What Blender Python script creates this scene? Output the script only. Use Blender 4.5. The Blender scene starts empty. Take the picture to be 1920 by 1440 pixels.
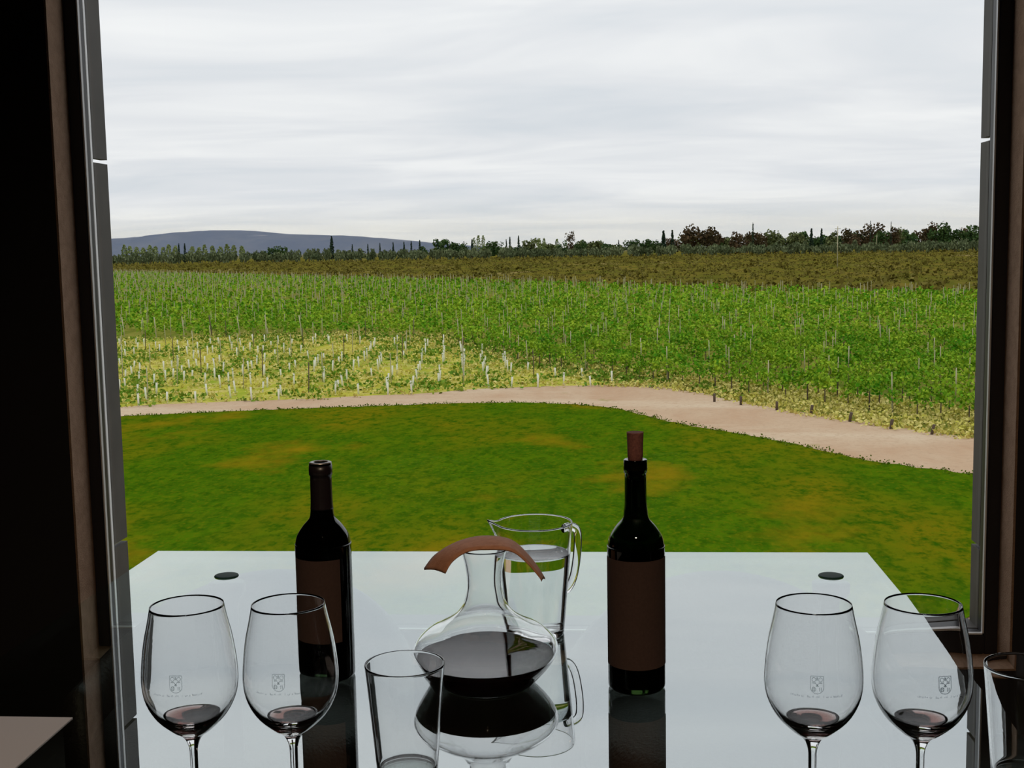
import bpy, bmesh, math, random
import numpy as np
from math import pi, sin, cos, radians, sqrt
from mathutils import Vector, Matrix

sc = bpy.context.scene
COL = sc.collection
# ------------------------------------------------------------------ camera
cam_d = bpy.data.cameras.new('camera')
cam = bpy.data.objects.new('camera', cam_d); COL.objects.link(cam)
CAM_Z = 1.317
cam_d.sensor_fit = 'HORIZONTAL'; cam_d.sensor_width = 36.0
cam_d.lens = 36.0 * 2300.0 / 1920.0
cam_d.clip_start = 0.02; cam_d.clip_end = 20000
cam.matrix_world = (Matrix.Translation((0, 0, CAM_Z)) @ Matrix.Rotation(radians(4.709), 4, 'Z')
                    @ Matrix.Rotation(radians(90 - 6.3415), 4, 'X') @ Matrix.Rotation(radians(-1.0312), 4, 'Z'))
sc.camera = cam
# ------------------------------------------------------------------ view and light
vs = sc.view_settings
vs.view_transform = 'Standard'; vs.look = 'None'; vs.exposure = 0.0; vs.gamma = 1.0; vs.use_curve_mapping = False
sc.cycles.use_denoising = True
sc.cycles.max_bounces = 24; sc.cycles.transmission_bounces = 20; sc.cycles.glossy_bounces = 8
sc.cycles.transparent_max_bounces = 24
sc.cycles.sample_clamp_indirect = 6.0

def build_sky():
    w = bpy.data.worlds.new('overcast_sky'); sc.world = w; w.use_nodes = True
    nt = w.node_tree; N = nt.nodes; L = nt.links; N.clear()
    def n(t, **k):
        x = N.new(t)
        for a, b in k.items(): setattr(x, a, b)
        return x
    def mth(op, a, b=None):
        x = n('ShaderNodeMath', operation=op)
        for i, v in enumerate((a, b)):
            if v is None: continue
            if isinstance(v, (int, float)): x.inputs[i].default_value = v
            else: L.new(v, x.inputs[i])
        return x.outputs[0]
    tc = n('ShaderNodeTexCoord'); sp = n('ShaderNodeSeparateXYZ'); L.new(tc.outputs['Generated'], sp.inputs[0])
    z = mth('MAXIMUM', sp.outputs['Z'], 0.0)
    den = mth('ADD', z, 0.10)
    cx = n('ShaderNodeCombineXYZ')
    L.new(mth('MULTIPLY', mth('DIVIDE', sp.outputs['X'], den), 0.55), cx.inputs[0])
    L.new(mth('DIVIDE', sp.outputs['Y'], den), cx.inputs[1])
    no = n('ShaderNodeTexNoise'); no.inputs['Scale'].default_value = 1.15; no.inputs['Detail'].default_value = 5
    no.inputs['Roughness'].default_value = 0.55; no.inputs['Distortion'].default_value = 0.6
    L.new(cx.outputs[0], no.inputs['Vector'])
    cr = n('ShaderNodeValToRGB'); L.new(no.outputs['Fac'], cr.inputs[0])
    e = cr.color_ramp.elements
    e[0].position = 0.30; e[0].color = (0.70, 0.735, 0.785, 1)
    e[1].position = 0.66; e[1].color = (0.90, 0.905, 0.92, 1)
    m = e.new(0.48); m.color = (0.79, 0.805, 0.84, 1)
    # an overcast sky is brighter overhead than at the horizon
    g = mth('ADD', mth('MULTIPLY', z, 0.42), 0.99)
    bg = n('ShaderNodeBackground'); L.new(cr.outputs[0], bg.inputs[0]); L.new(g, bg.inputs[1])
    o = n('ShaderNodeOutputWorld'); L.new(bg.outputs[0], o.inputs[0])
build_sky()

# ------------------------------------------------------------------ helpers
random.seed(11); RNG = np.random.default_rng(7)
def tag(o, label=None, cat=None, group=None, kind=None):
    if label: o['label'] = label
    if cat: o['category'] = cat
    if group: o['group'] = group
    if kind: o['kind'] = kind
    return o
def link(name, me, parent=None, loc=None):
    o = bpy.data.objects.new(name, me); COL.objects.link(o)
    if parent: o.parent = parent
    if loc is not None: o.location = loc
    return o
def empty(name, loc, rz=0):
    o = bpy.data.objects.new(name, None); COL.objects.link(o); o.location = loc; o.rotation_euler.z = rz
    o.empty_display_size = 0.05
    return o
def mesh_of(name, verts, faces, mats, smooth=False, recalc=False, midx=None):
    me = bpy.data.meshes.new(name)
    me.from_pydata([tuple(v) for v in verts], [], faces)
    if recalc:
        b = bmesh.new(); b.from_mesh(me); bmesh.ops.recalc_face_normals(b, faces=b.faces); b.to_mesh(me); b.free()
    for m in (mats if isinstance(mats, (list, tuple)) else [mats]): me.materials.append(m)
    if midx is not None: me.polygons.foreach_set('material_index', midx)
    if smooth: me.polygons.foreach_set('use_smooth', [True] * len(me.polygons))
    me.update()
    return me
def box_mesh(name, x0, x1, y0, y1, z0, z1, mat, bevel=0.0):
    b = bmesh.new(); bmesh.ops.create_cube(b, size=1)
    for v in b.verts:
        v.co = Vector((x0 + (v.co.x + .5) * (x1 - x0), y0 + (v.co.y + .5) * (y1 - y0), z0 + (v.co.z + .5) * (z1 - z0)))
    if bevel: bmesh.ops.bevel(b, geom=b.edges[:], offset=bevel, segments=2, affect='EDGES')
    me = bpy.data.meshes.new(name); b.to_mesh(me); b.free(); me.materials.append(mat)
    return me
def box(name, x0, x1, y0, y1, z0, z1, mat, parent=None, bevel=0.0):
    return link(name, box_mesh(name, x0, x1, y0, y1, z0, z1, mat, bevel), parent)
def smooth_pts(pts, n=5):
    out = []
    P = [np.array(p, float) for p in pts]
    for i in range(len(P) - 1):
        p0 = P[max(i - 1, 0)]; p1 = P[i]; p2 = P[i + 1]; p3 = P[min(i + 2, len(P) - 1)]
        for k in range(n):
            t = k / n
            out.append(.5 * ((2 * p1) + (-p0 + p2) * t + (2 * p0 - 5 * p1 + 4 * p2 - p3) * t * t + (-p0 + 3 * p1 - 3 * p2 + p3) * t ** 3))
    out.append(P[-1])
    return [(max(float(a[0]), 0.0), float(a[1])) for a in out]
def lathe_mesh(name, prof, mat, seg=72, edit=None):
    """closed solid of revolution: the profile starts and ends on the axis (r = 0)"""
    V = []; F = []; rings = []
    for r, z in prof:
        if r < 1e-6:
            rings.append([len(V)]); V.append((0, 0, z))
        else:
            rings.append(list(range(len(V), len(V) + seg)))
            V += [(r * cos(2 * pi * k / seg), r * sin(2 * pi * k / seg), z) for k in range(seg)]
    for a, b in zip(rings, rings[1:]):
        for k in range(seg):
            k2 = (k + 1) % seg
            if len(a) == 1 and len(b) == 1: continue
            if len(a) == 1: F.append((a[0], b[k], b[k2]))
            elif len(b) == 1: F.append((a[k], b[0], a[k2]))
            else: F.append((a[k], b[k], b[k2], a[k2]))
    if edit: V = [edit(v) for v in V]
    return mesh_of(name, V, F, mat, smooth=True, recalc=True)
def tube_mesh(name, path, rad, mat, seg=12, flat=1.0):
    P = [Vector(p) for p in path]; V = []; F = []
    up = Vector((0, 0, 1)); n = None
    for i, p in enumerate(P):
        t = (P[min(i + 1, len(P) - 1)] - P[max(i - 1, 0)]).normalized()
        if n is None: n = t.orthogonal().normalized()
        n = (n - t * n.dot(t)).normalized(); b = t.cross(n)
        r = rad[i] if isinstance(rad, (list, tuple)) else rad
        V += [p + r * (cos(2 * pi * k / seg) * n + sin(2 * pi * k / seg) * b * flat) for k in range(seg)]
    for i in range(len(P) - 1):
        for k in range(seg):
            k2 = (k + 1) % seg
            F.append((i * seg + k, i * seg + k2, (i + 1) * seg + k2, (i + 1) * seg + k))
    F.append(tuple(range(seg))); F.append(tuple((len(P) - 1) * seg + k for k in range(seg)))
    return mesh_of(name, V, F, mat, smooth=True, recalc=True)
def quads_mesh(name, C, S, mat, up=0.35, aspect=0.8, rng=RNG, zflat=1.0, extra=None):
    """many small leaf quads at points C (n,3) with sizes S (n); extra = (verts, faces, material index)"""
    n = len(C)
    a = rng.normal(size=(n, 3)); a[:, 2] *= zflat; a /= np.linalg.norm(a, axis=1, keepdims=True)
    b = rng.normal(size=(n, 3)); b[:, 2] += up
    b = np.cross(a, b); b /= np.maximum(np.linalg.norm(b, axis=1, keepdims=True), 1e-6)
    s = S[:, None] * .5
    V = np.stack([C - a * s, C + b * s * aspect, C + a * s, C - b * s * aspect], 1).reshape(-1, 3)
    idx = np.arange(4 * n)
    nv, nf = 4 * n, n
    me = bpy.data.meshes.new(name)
    ev = []; ef = []
    if extra is not None: ev, ef = extra
    me.vertices.add(nv + len(ev))
    co = V.reshape(-1)
    if len(ev): co = np.concatenate([co, np.array(ev, float).reshape(-1)])
    me.vertices.foreach_set('co', co)
    nl = 4 * n + sum(len(f) for f in ef)
    me.loops.add(nl)
    lv = list(idx) if len(ef) else idx
    starts = list(range(0, 4 * n, 4)); tot = [4] * n
    if len(ef):
        p = 4 * n
        for f in ef:
            starts.append(p); tot.append(len(f)); p += len(f); lv += [nv + k for k in f]
    me.loops.foreach_set('vertex_index', lv)
    me.polygons.add(nf + len(ef))
    me.polygons.foreach_set('loop_start', starts); me.polygons.foreach_set('loop_total', tot)
    ms = mat if isinstance(mat, (list, tuple)) else [mat]
    for m in ms: me.materials.append(m)
    if len(ef): me.polygons.foreach_set('material_index', [0] * n + [1] * len(ef))
    me.update(calc_edges=True); me.validate()
    return me

# ------------------------------------------------------------------ materials
def mat_base(name):
    m = bpy.data.materials.new(name); m.use_nodes = True
    nt = m.node_tree; return m, nt, nt.nodes, nt.links, nt.nodes['Principled BSDF']
def plain(name, c, rough=.6, metal=0.0, spec=.5, noise=None, bump=None):
    m, nt, N, L, p = mat_base(name)
    p.inputs['Base Color'].default_value = (*c, 1); p.inputs['Roughness'].default_value = rough
    p.inputs['Metallic'].default_value = metal; p.inputs['Specular IOR Level'].default_value = spec
    if noise or bump:
        g = N.new('ShaderNodeNewGeometry')
    if noise:                      # noise = (scale, other colour, detail)
        t = N.new('ShaderNodeTexNoise'); t.inputs['Scale'].default_value = noise[0]; t.inputs['Detail'].default_value = noise[2]
        L.new(g.outputs['Position'], t.inputs['Vector'])
        r = N.new('ShaderNodeValToRGB'); r.color_ramp.elements[0].position = .35; r.color_ramp.elements[1].position = .65
        r.color_ramp.elements[0].color = (*c, 1); r.color_ramp.elements[1].color = (*noise[1], 1)
        L.new(t.outputs['Fac'], r.inputs[0]); L.new(r.outputs[0], p.inputs['Base Color'])
    if bump:                       # bump = (scale, distance)
        t = N.new('ShaderNodeTexNoise'); t.inputs['Scale'].default_value = bump[0]; t.inputs['Detail'].default_value = 4
        L.new(g.outputs['Position'], t.inputs['Vector'])
        b = N.new('ShaderNodeBump'); b.inputs['Distance'].default_value = bump[1]; b.inputs['Strength'].default_value = 1
        L.new(t.outputs['Fac'], b.inputs['Height']); L.new(b.outputs[0], p.inputs['Normal'])
    return m
def glass(name, c=(1, 1, 1), ior=1.5, rough=0.0):
    m, nt, N, L, p = mat_base(name)
    p.inputs['Base Color'].default_value = (*c, 1); p.inputs['Roughness'].default_value = rough
    p.inputs['IOR'].default_value = ior; p.inputs['Transmission Weight'].default_value = 1
    return m
def sheet_glass(name, reflect, tint, gloss=(1, 1, 1), fresnel=False, schlick=False):
    """flat sheet glass: passes light straight on, tinted, and mirrors part of it"""
    m, nt, N, L, p = mat_base(name); N.remove(p)
    t = N.new('ShaderNodeBsdfTransparent'); t.inputs[0].default_value = (*tint, 1)
    g = N.new('ShaderNodeBsdfGlossy'); g.inputs['Roughness'].default_value = 0.0; g.inputs['Color'].default_value = (*gloss, 1)
    x = N.new('ShaderNodeMixShader')
    if fresnel:
        f = N.new('ShaderNodeFresnel'); f.inputs[0].default_value = reflect; L.new(f.outputs[0], x.inputs[0])
    elif schlick:                  # reflectance rises from `reflect` head-on towards 1 at grazing angles
        lw = N.new('ShaderNodeLayerWeight'); lw.inputs[0].default_value = .5
        pw = N.new('ShaderNodeMath'); pw.operation = 'POWER'; pw.inputs[1].default_value = 5; L.new(lw.outputs['Facing'], pw.inputs[0])
        ma = N.new('ShaderNodeMath'); ma.operation = 'MULTIPLY_ADD'; ma.inputs[1].default_value = 1 - reflect; ma.inputs[2].default_value = reflect
        L.new(pw.outputs[0], ma.inputs[0]); L.new(ma.outputs[0], x.inputs[0])
    else: x.inputs[0].default_value = reflect
    L.new(t.outputs[0], x.inputs[1]); L.new(g.outputs[0], x.inputs[2])
    L.new(x.outputs[0], N['Material Output'].inputs[0])
    return m
def ground_mat(name, layers, bump=None, rough=.95):
    """layers: base colour, then (scale, lo, hi, colour, stretch) laid over it by noise"""
    m, nt, N, L, p = mat_base(name); p.inputs['Roughness'].default_value = rough; p.inputs['Specular IOR Level'].default_value = 0
    g = N.new('ShaderNodeNewGeometry'); last = None
    for i, (sc_, lo, hi, c, st) in enumerate(layers[1:]):
        mp = N.new('ShaderNodeMapping'); mp.inputs['Scale'].default_value = (sc_ * st[0], sc_ * st[1], sc_)
        mp.inputs['Location'].default_value = (i * 13.7, i * 5.1, 0); L.new(g.outputs['Position'], mp.inputs[0])
        t = N.new('ShaderNodeTexNoise'); t.inputs['Scale'].default_value = 1; t.inputs['Detail'].default_value = 5
        t.inputs['Roughness'].default_value = .6; L.new(mp.outputs[0], t.inputs['Vector'])
        r = N.new('ShaderNodeMapRange'); r.inputs[1].default_value = lo; r.inputs[2].default_value = hi; L.new(t.outputs['Fac'], r.inputs[0])
        x = N.new('ShaderNodeMix'); x.data_type = 'RGBA'; L.new(r.outputs[0], x.inputs['Factor'])
        if last is None: x.inputs['A'].default_value = (*layers[0], 1)
        else: L.new(last, x.inputs['A'])
        x.inputs['B'].default_value = (*c, 1); last = x.outputs['Result']
    L.new(last, p.inputs['Base Color'])
    if bump:
        t = N.new('ShaderNodeTexNoise'); t.inputs['Scale'].default_value = bump[0]; t.inputs['Detail'].default_value = 5
        L.new(g.outputs['Position'], t.inputs['Vector'])
        b = N.new('ShaderNodeBump'); b.inputs['Distance'].default_value = bump[1]; b.inputs['Strength'].default_value = 1
        L.new(t.outputs['Fac'], b.inputs['Height']); L.new(b.outputs[0], p.inputs['Normal'])
    return m
M = {}
M['wall'] = plain('dark_paint', (.012, .010, .011), .8)
M['plaster'] = plain('brown_plaster', (.25, .155, .098), .9, noise=(38, (.32, .205, .135), 6), bump=(240, .003))
M['ceiling'] = plain('ceiling_paint', (.05, .047, .045), .9)
M['floor'] = plain('dark_floor', (.03, .024, .02), .5)
M['alu'] = plain('dark_aluminium', (.022, .020, .023), .45, .3)
M['alu_edge'] = plain('bare_aluminium_edge', (.62, .62, .63), .4, .0)
M['clad'] = plain('grey_cladding', (.030, .026, .022), .65, noise=(14, (.040, .035, .030), 4))
M['pane'] = sheet_glass('window_glass', 1.5, (.97, .985, .975), fresnel=True)
M['tabletop'] = sheet_glass('mirror_glass', .50, (.86, .96, .91), (.92, .975, .985), schlick=True)
M['tableedge'] = sheet_glass('green_glass_edge', .05, (.88, .97, .92))
M['capgreen'] = plain('dark_green_cap', (.008, .042, .034), .6, spec=.2)
M['steel'] = plain('brushed_dark_steel', (.05, .05, .055), .35, .8)
M['tub'] = plain('dark_leather', (.025, .02, .018), .55, bump=(160, .002))
M['glass'] = glass('clear_glass')
M['bottleglass'] = glass('dark_green_glass', (.022, .048, .011), 1.5)
M['bottleglass2'] = glass('black_green_glass', (.015, .03, .012), 1.5)
M['wine'] = plain('red_wine', (.012, .002, .004), .0, spec=.5)
M['wine'].node_tree.nodes['Principled BSDF'].inputs['IOR'].default_value = 1.46
M['sipwine'] = glass('thin_red_wine', (1, 1, 1), 1.34)
va = M['sipwine'].node_tree.nodes.new('ShaderNodeVolumeAbsorption'); va.inputs['Color'].default_value = (.52, .16, .08, 1); va.inputs['Density'].default_value = 260
M['sipwine'].node_tree.links.new(va.outputs[0], M['sipwine'].node_tree.nodes['Material Output'].inputs['Volume'])
M['water'] = glass('water', (.97, 1, .99), 1.33)
M['label'] = plain('brown_label_paper', (.040, .020, .015), .9, noise=(300, (.047, .024, .018), 3))
M['capsule'] = plain('black_capsule', (.012, .008, .01), .35)
M['lip'] = plain('cut_foil', (.35, .33, .32), .35, .6)
M['cork'] = plain('stained_cork', (.20, .075, .055), .9, noise=(400, (.13, .045, .04), 4))
M['leather'] = plain('brown_leather', (.50, .24, .14), .75, noise=(120, (.42, .19, .105), 4), bump=(500, .0006))
M['paper'] = plain('white_paper', (.50, .49, .52), .8)
M['etch'] = sheet_glass('grey_print', .0, (.60, .63, .63)); M['etch2'] = sheet_glass('dark_grey_print', .0, (.36, .39, .40))
M['lawn'] = ground_mat('lawn_grass', [(.076, .150, .003), (.9, .42, .62, (.046, .118, .003), (1, .45)),
      (.13, .46, .66, (.170, .150, .004), (1, .55)), (2.2, .48, .66, (.034, .095, .002), (1, .6)), (6, .50, .72, (.125, .155, .004), (1, .6)), (5, .52, .75, (.032, .085, .002), (1, .6)), (.17, .56, .76, (.30, .175, .006), (.8, .6))], bump=(14, .05))
M['path'] = ground_mat('pale_dirt', [(.56, .405, .27), (.35, .42, .72, (.49, .31, .19), (1, .35)), (.11, .5, .68, (.64, .51, .36), (.5, 1.5)), (5, .5, .8, (.46, .32, .21), (1, 1)),
      (.5, .66, .78, (.30, .28, .08), (1, .5))], bump=(6, .06))
M['youngsoil'] = ground_mat('dry_grass', [(.50, .46, .065), (.45, .45, .65, (.33, .39, .04), (1, .4)), (1.4, .48, .7, (.64, .52, .20), (1, .5)), (.25, .55, .72, (.18, .27, .022), (1, .4)), (4, .5, .8, (.28, .29, .04), (1, .6))], bump=(5, .1))
M['vinesoil'] = ground_mat('vineyard_grass', [(.21, .22, .035), (.2, .42, .62, (.30, .26, .06), (1, .4)), (1.5, .48, .7, (.12, .17, .02), (1, .6)), (.05, .5, .7, (.12, .17, .025), (1, .6))], bump=(5, .1))
M['scrub'] = ground_mat('scrubland', [(.15, .125, .02), (.05, .42, .62, (.11, .11, .016), (1, .35)), (.11, .5, .68, (.20, .145, .03), (1, .3)), (.4, .5, .7, (.09, .088, .015), (1, .5)), (.03, .62, .72, (.30, .23, .09), (1, .25))])
M['stripsoil'] = ground_mat('bare_earth', [(.36, .25, .15), (2, .4, .7, (.28, .17, .09), (1, 1)), (7, .5, .7, (.42, .31, .2), (1, 1))])
def leaf_mat(name, c1, c2, scale=1.1):
    m, nt, N, L, p = mat_base(name)
    g = N.new('ShaderNodeNewGeometry'); t = N.new('ShaderNodeTexNoise'); t.inputs['Scale'].default_value = scale; t.inputs['Detail'].default_value = 4
    L.new(g.outputs['Position'], t.inputs['Vector'])
    ad = N.new('ShaderNodeMath'); ad.operation = 'MULTIPLY_ADD'; ad.inputs[1].default_value = .35; L.new(g.outputs['Random Per Island'], ad.inputs[0]); L.new(t.outputs['Fac'], ad.inputs[2])
    r = N.new('ShaderNodeValToRGB'); e = r.color_ramp.elements; e[0].position = .45; e[1].position = .92; e[0].color = (*c1, 1); e[1].color = (*c2, 1)
    L.new(ad.outputs[0], r.inputs[0]); L.new(r.outputs[0], p.inputs['Base Color'])
    p.inputs['Roughness'].default_value = .7; p.inputs['Specular IOR Level'].default_value = .03
    return m
M['vineleaf'] = leaf_mat('vine_leaves', (.066, .245, .008), (.34, .47, .032), .28)
M['weed'] = leaf_mat('weeds', (.09, .22, .014), (.25, .33, .04))
M['drygrass'] = leaf_mat('dry_tufts', (.50, .47, .075), (.70, .60, .22))
M['edgegrass'] = leaf_mat('lawn_edge_tufts', (.05, .105, .005), (.13, .16, .01))
M['scrubleaf'] = leaf_mat('scrub_leaves', (.118, .108, .018), (.175, .142, .03), .05)
M['olive'] = leaf_mat('olive_leaves', (.075, .10, .045), (.20, .23, .115), .05)
M['brownleaf'] = leaf_mat('rusty_leaves', (.055, .045, .020), (.135, .085, .045), .1)
M['paleleaf'] = leaf_mat('pale_leaves', (.085, .11, .035), (.17, .19, .075), .1)
M['greenleaf'] = leaf_mat('green_leaves', (.030, .065, .022), (.075, .125, .035), .1)
M['coniferleaf'] = leaf_mat('conifer_needles', (.016, .034, .020), (.038, .065, .035), .1)
M['poplarleaf'] = leaf_mat('poplar_leaves', (.17, .22, .07), (.30, .35, .14), .1)
M['bark'] = plain('vine_bark', (.09, .06, .04), .9)
M['post'] = plain('weathered_post', (.33, .30, .16), .9, noise=(1.3, (.50, .46, .30), 2))
M['darkpost'] = plain('dark_wood', (.10, .068, .045), .9)
M['tube'] = plain('white_plastic_tube', (.76, .75, .60), .6)
M['bulb'] = None

# ================================================================== THE SETTING
GZ = CAM_Z - 8.0                      # the ground outside lies a storey and a half below
WX0, WX1 = -1.49, 1.04                # window opening
WZ0, WZ1 = 0.19, 3.0
YW, YF, YE = 3.24, 3.34, 3.40         # room face of the wall, frame front, frame back
RX0, RX1, RY0, ZC = -3.6, 3.2, -3.2, 3.3
def struct(o): o['kind'] = 'structure'; return o
struct(box('floor', RX0, RX1, RY0, YE, -.1, 0, M['floor']))
struct(box('ceiling', RX0, RX1, RY0, YE, ZC, ZC + .1, M['ceiling']))
struct(box('wall_left', RX0 - .1, RX0, RY0, YE, 0, ZC, M['wall']))
struct(box('wall_right', RX1, RX1 + .1, RY0, YE, 0, ZC, M['wall']))
struct(box('wall_back', RX0, RX1, RY0 - .1, RY0, 0, ZC, M['wall']))
wf = struct(empty('wall_front', (0, YW, 0)))
def wallpiece(x0, x1, z0, z1): return box('masonry', x0, x1, 0, YE - YW, z0, z1, M['wall'], wf)
wallpiece(RX0, WX0 - .006, 0, ZC); wallpiece(WX1 + .006, RX1, 0, ZC)
wallpiece(WX0 - .006, WX1 + .006, 0, WZ0 - .006); wallpiece(WX0 - .006, WX1 + .006, WZ1 + .006, ZC)
rv = struct(empty('trim_1', (0, YW, 0))); rv['label'] = 'rough brown plaster lining of the window opening'
for nm, a in (('plaster_jamb', (WX0 - .006, WX0, -.002, .158, WZ0, WZ1)), ('plaster_jamb', (WX1, WX1 + .006, -.002, .158, WZ0, WZ1)),
              ('plaster_sill', (WX0 - .006, WX1 + .006, -.002, .158, WZ0 - .006, WZ0)), ('plaster_head', (WX0 - .006, WX1 + .006, -.002, .158, WZ1, WZ1 + .006))):
    box(nm, *a, M['plaster'], rv)
wn = struct(empty('window_1', (0, YF, WZ0))); wn['label'] = 'large fixed picture window in a dark aluminium frame'
FW = .036; h = WZ1 - WZ0
def wbox(nm, x0, x1, y0, y1, z0, z1, m, b=0): return box(nm, x0, x1, y0, y1, z0, z1, M[m], wn, b)
wbox('frame_stile', WX0, WX0 + FW, 0, .06, 0, h, 'alu', .003); wbox('frame_stile', WX1 - FW, WX1, 0, .06, 0, h, 'alu', .003)
wbox('frame_rail', WX0 + FW, WX1 - FW, 0, .06, 0, .054, 'alu', .003); wbox('frame_rail', WX0 + FW, WX1 - FW, 0, .06, h - .054, h, 'alu', .003)
E1 = .004
for x0, x1, z0, z1 in ((WX0 + FW, WX0 + FW + E1, .054, h - .054), (WX1 - FW - E1, WX1 - FW, .054, h - .054),
                       (WX0 + FW, WX1 - FW, .054, .054 + E1), (WX0 + FW, WX1 - FW, h - .054 - E1, h - .054)):
    wbox('glazing_bead', x0, x1, .004, .016, z0, z1, 'alu_edge')
    wbox('gasket', x0, x1, .016, .034, z0, z1, 'alu')
wbox('bead', WX0 + FW, WX0 + FW + E1, .040, .052, .054, h - .054, 'alu_edge')
link('pane', mesh_of('pane', [(WX0 + FW, .037, .054), (WX1 - FW, .037, .054), (WX1 - FW, .037, h - .054), (WX0 + FW, .037, h - .054)], [(0, 1, 2, 3)], M['pane']), wn)
# outside: cladding panels round the opening, open joints between them
cl = struct(empty('trim_2', (0, YE, 0))); cl['label'] = 'grey cladding panels outside the window with narrow open joints'
for x0, x1 in ((WX0 + FW - .022, WX0 + FW - .002), (WX1 - FW + .002, WX1 - FW + .022)):
    for z0, z1 in ((.226, .463), (.475, 1.578), (1.590, 2.69), (2.702, 3.02)):
        box('panel', x0, x1, .008, .105 if x0 < 0 else .085, z0, z1, M['clad'], cl)
box('sill_panel', WX0 + FW - .002, WX1 - FW + .002, .008, .098, .222, .243, M['clad'], cl)

# ---- land outside
def poly_ground(name, pts, z, mat, jitter=0.0, step=1.5, seed=1, label=None):
    r = random.Random(seed); out = []
    for (x0, y0), (x1, y1) in zip(pts, pts[1:] + pts[:1]):
        d = math.hypot(x1 - x0, y1 - y0); n = max(1, min(60, int(d / step))) if jitter else 1
        for k in range(n):
            t = k / n; out.append((x0 + (x1 - x0) * t + r.uniform(-jitter, jitter), y0 + (y1 - y0) * t + r.uniform(-jitter, jitter), z))
    b = bmesh.new(); f = b.faces.new([b.verts.new(p) for p in out]); 
    if f.normal.z < 0: f.normal_flip()
    bmesh.ops.triangulate(b, faces=b.faces[:])
    bmesh.ops.recalc_face_normals(b, faces=b.faces)
    me = bpy.data.meshes.new(name); b.to_mesh(me); b.free()
    me.materials.append(mat)
    me.update()
    if len(me.polygons) and me.polygons[0].normal.z < 0: me.flip_normals()
    o = struct(link(name, me))
    if label: o['label'] = label
    return o
def curve2(pts, n=4):
    out = []
    P = [np.array(p, float) for p in pts]
    for i in range(len(P) - 1):
        p0 = P[max(i - 1, 0)]; p1 = P[i]; p2 = P[i + 1]; p3 = P[min(i + 2, len(P) - 1)]
        for k in range(n):
            t = k / n
            out.append(tuple(.5 * ((2 * p1) + (-p0 + p2) * t + (2 * p0 - 5 * p1 + 4 * p2 - p3) * t * t + (-p0 + 3 * p1 - 3 * p2 + p3) * t ** 3)))
    out.append(tuple(P[-1])); return out
LAWN = [(-60, 46), (-38, 54), (-26.2, 58.0), (-24.2, 58.9), (-17.6, 60.9), (-8.8, 62.8), (-4.1, 62.9), (0.0, 60.6), (2.5, 55.8), (5.6, 51.7), (7.4, 48.9), (9.5, 45.2), (12.3, 42.5), (16, 38), (26, 28)]
FRONT = [(-60, 50), (-40, 56.5), (-27.3, 60.6), (-25.7, 62.4), (-21.4, 64.0), (-15.9, 65.2), (-10.3, 67.3), (-6.0, 69.6), (1.0, 70.1), (4.4, 67.0), (7.8, 60.2), (10.7, 55.4), (13.3, 51.9), (14.6, 50.4), (18, 46.0), (30, 32)]
VINE = [(1.0, 71.8), (-5.2, 81.3), (-14.7, 105.8), (-22.3, 113.4), (-47.0, 114.0), (-90, 110)]
FAR = [(70, 150), (55.9, 172.2), (51.6, 179.2), (22.7, 209.7), (-22.8, 282.0), (-85.7, 357.4), (-214.8, 524.5), (-300, 600)]
poly_ground('scrubland', [(-9000, 20), (9000, 20), (9000, 9000), (-9000, 9000)], GZ - .20, M['scrub'])
lawn_c = curve2(LAWN); front_c = curve2(FRONT)
YOUNG = front_c[:front_c.index((1.0, 70.1)) + 1] + VINE[1:] + [(-90, 80)]
MATURE = [p for p in front_c if p[0] > .9] + [(60, 60)] + FAR + [(-300, 300)] + VINE[::-1]
poly_ground('vineyard_ground', [(x - 1, y - 4) for x, y in front_c if x > .9] + [(60, 56)] + FAR + [(-300, 300), (-90, 96), (-47, 100), (-22, 100), (-14, 92), (-8, 72), (-4, 66)], GZ - .09, M['vinesoil'], .25, 1.5, 3)
poly_ground('young_vineyard_ground', YOUNG, GZ - .05, M['youngsoil'], .3, 1.5, 4)
poly_ground('dirt_path', [(-60, 44), (-26, 56)] + [(x, y - 3) for x, y in lawn_c[8:-4]] + [(30, 20)] + [(x - .1, y + .6) for x, y in front_c[::-1]], GZ - .03, M['path'], .25, .8, 5)
poly_ground('lawn', lawn_c + [(30, 24), (8.0, 26.6), (6.6, 25.4), (-30, 24.6), (-60, 24)], GZ, M['lawn'], .12, .35, 6)
poly_ground('bare_earth_strip', [(-60, 12), (40, 12), (40, 30), (8.0, 27.4), (6.6, 25.9), (-30, 25.2), (-60, 25)], GZ - .02, M['stripsoil'], .1, .5, 7)

# far hill, a long low ridge
HP = [(-3800, 18), (-3000, 34), (-2347, 49), (-1955, 57), (-1732, 60), (-1569, 66), (-1511, 75), (-1378, 81), (-1264, 79), (-1114, 65), (-927, 56), (-816, 47), (-686, 34), (-576, 21), (-420, 8)]
rr = random.Random(9); hv = []; hf = []
HC = [(a, b) for a, b in curve2(HP, 5)]
rows = 9
for i, (x, zt) in enumerate(HC):
    for j in range(rows):
        t = j / (rows - 1)                      # 0 front foot, .6 crest, 1 back foot
        s = sin(min(t / .6, 1) * pi / 2) if t <= .6 else cos((t - .6) / .4 * pi / 2)
        n = rr.uniform(-.08, .08) if 0 < j < rows - 1 and abs(t - .6) > .1 else rr.uniform(-.012, .012)
        hv.append((x * (1 + (t - .6) * .12), 4200 + (t - .6) * 1500, GZ - 2 + max(0, (zt - GZ) * (s + n * s))))
for i in range(len(HC) - 1):
    for j in range(rows - 1):
        a = i * rows + j; hf.append((a, a + rows, a + rows + 1, a + 1))
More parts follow.
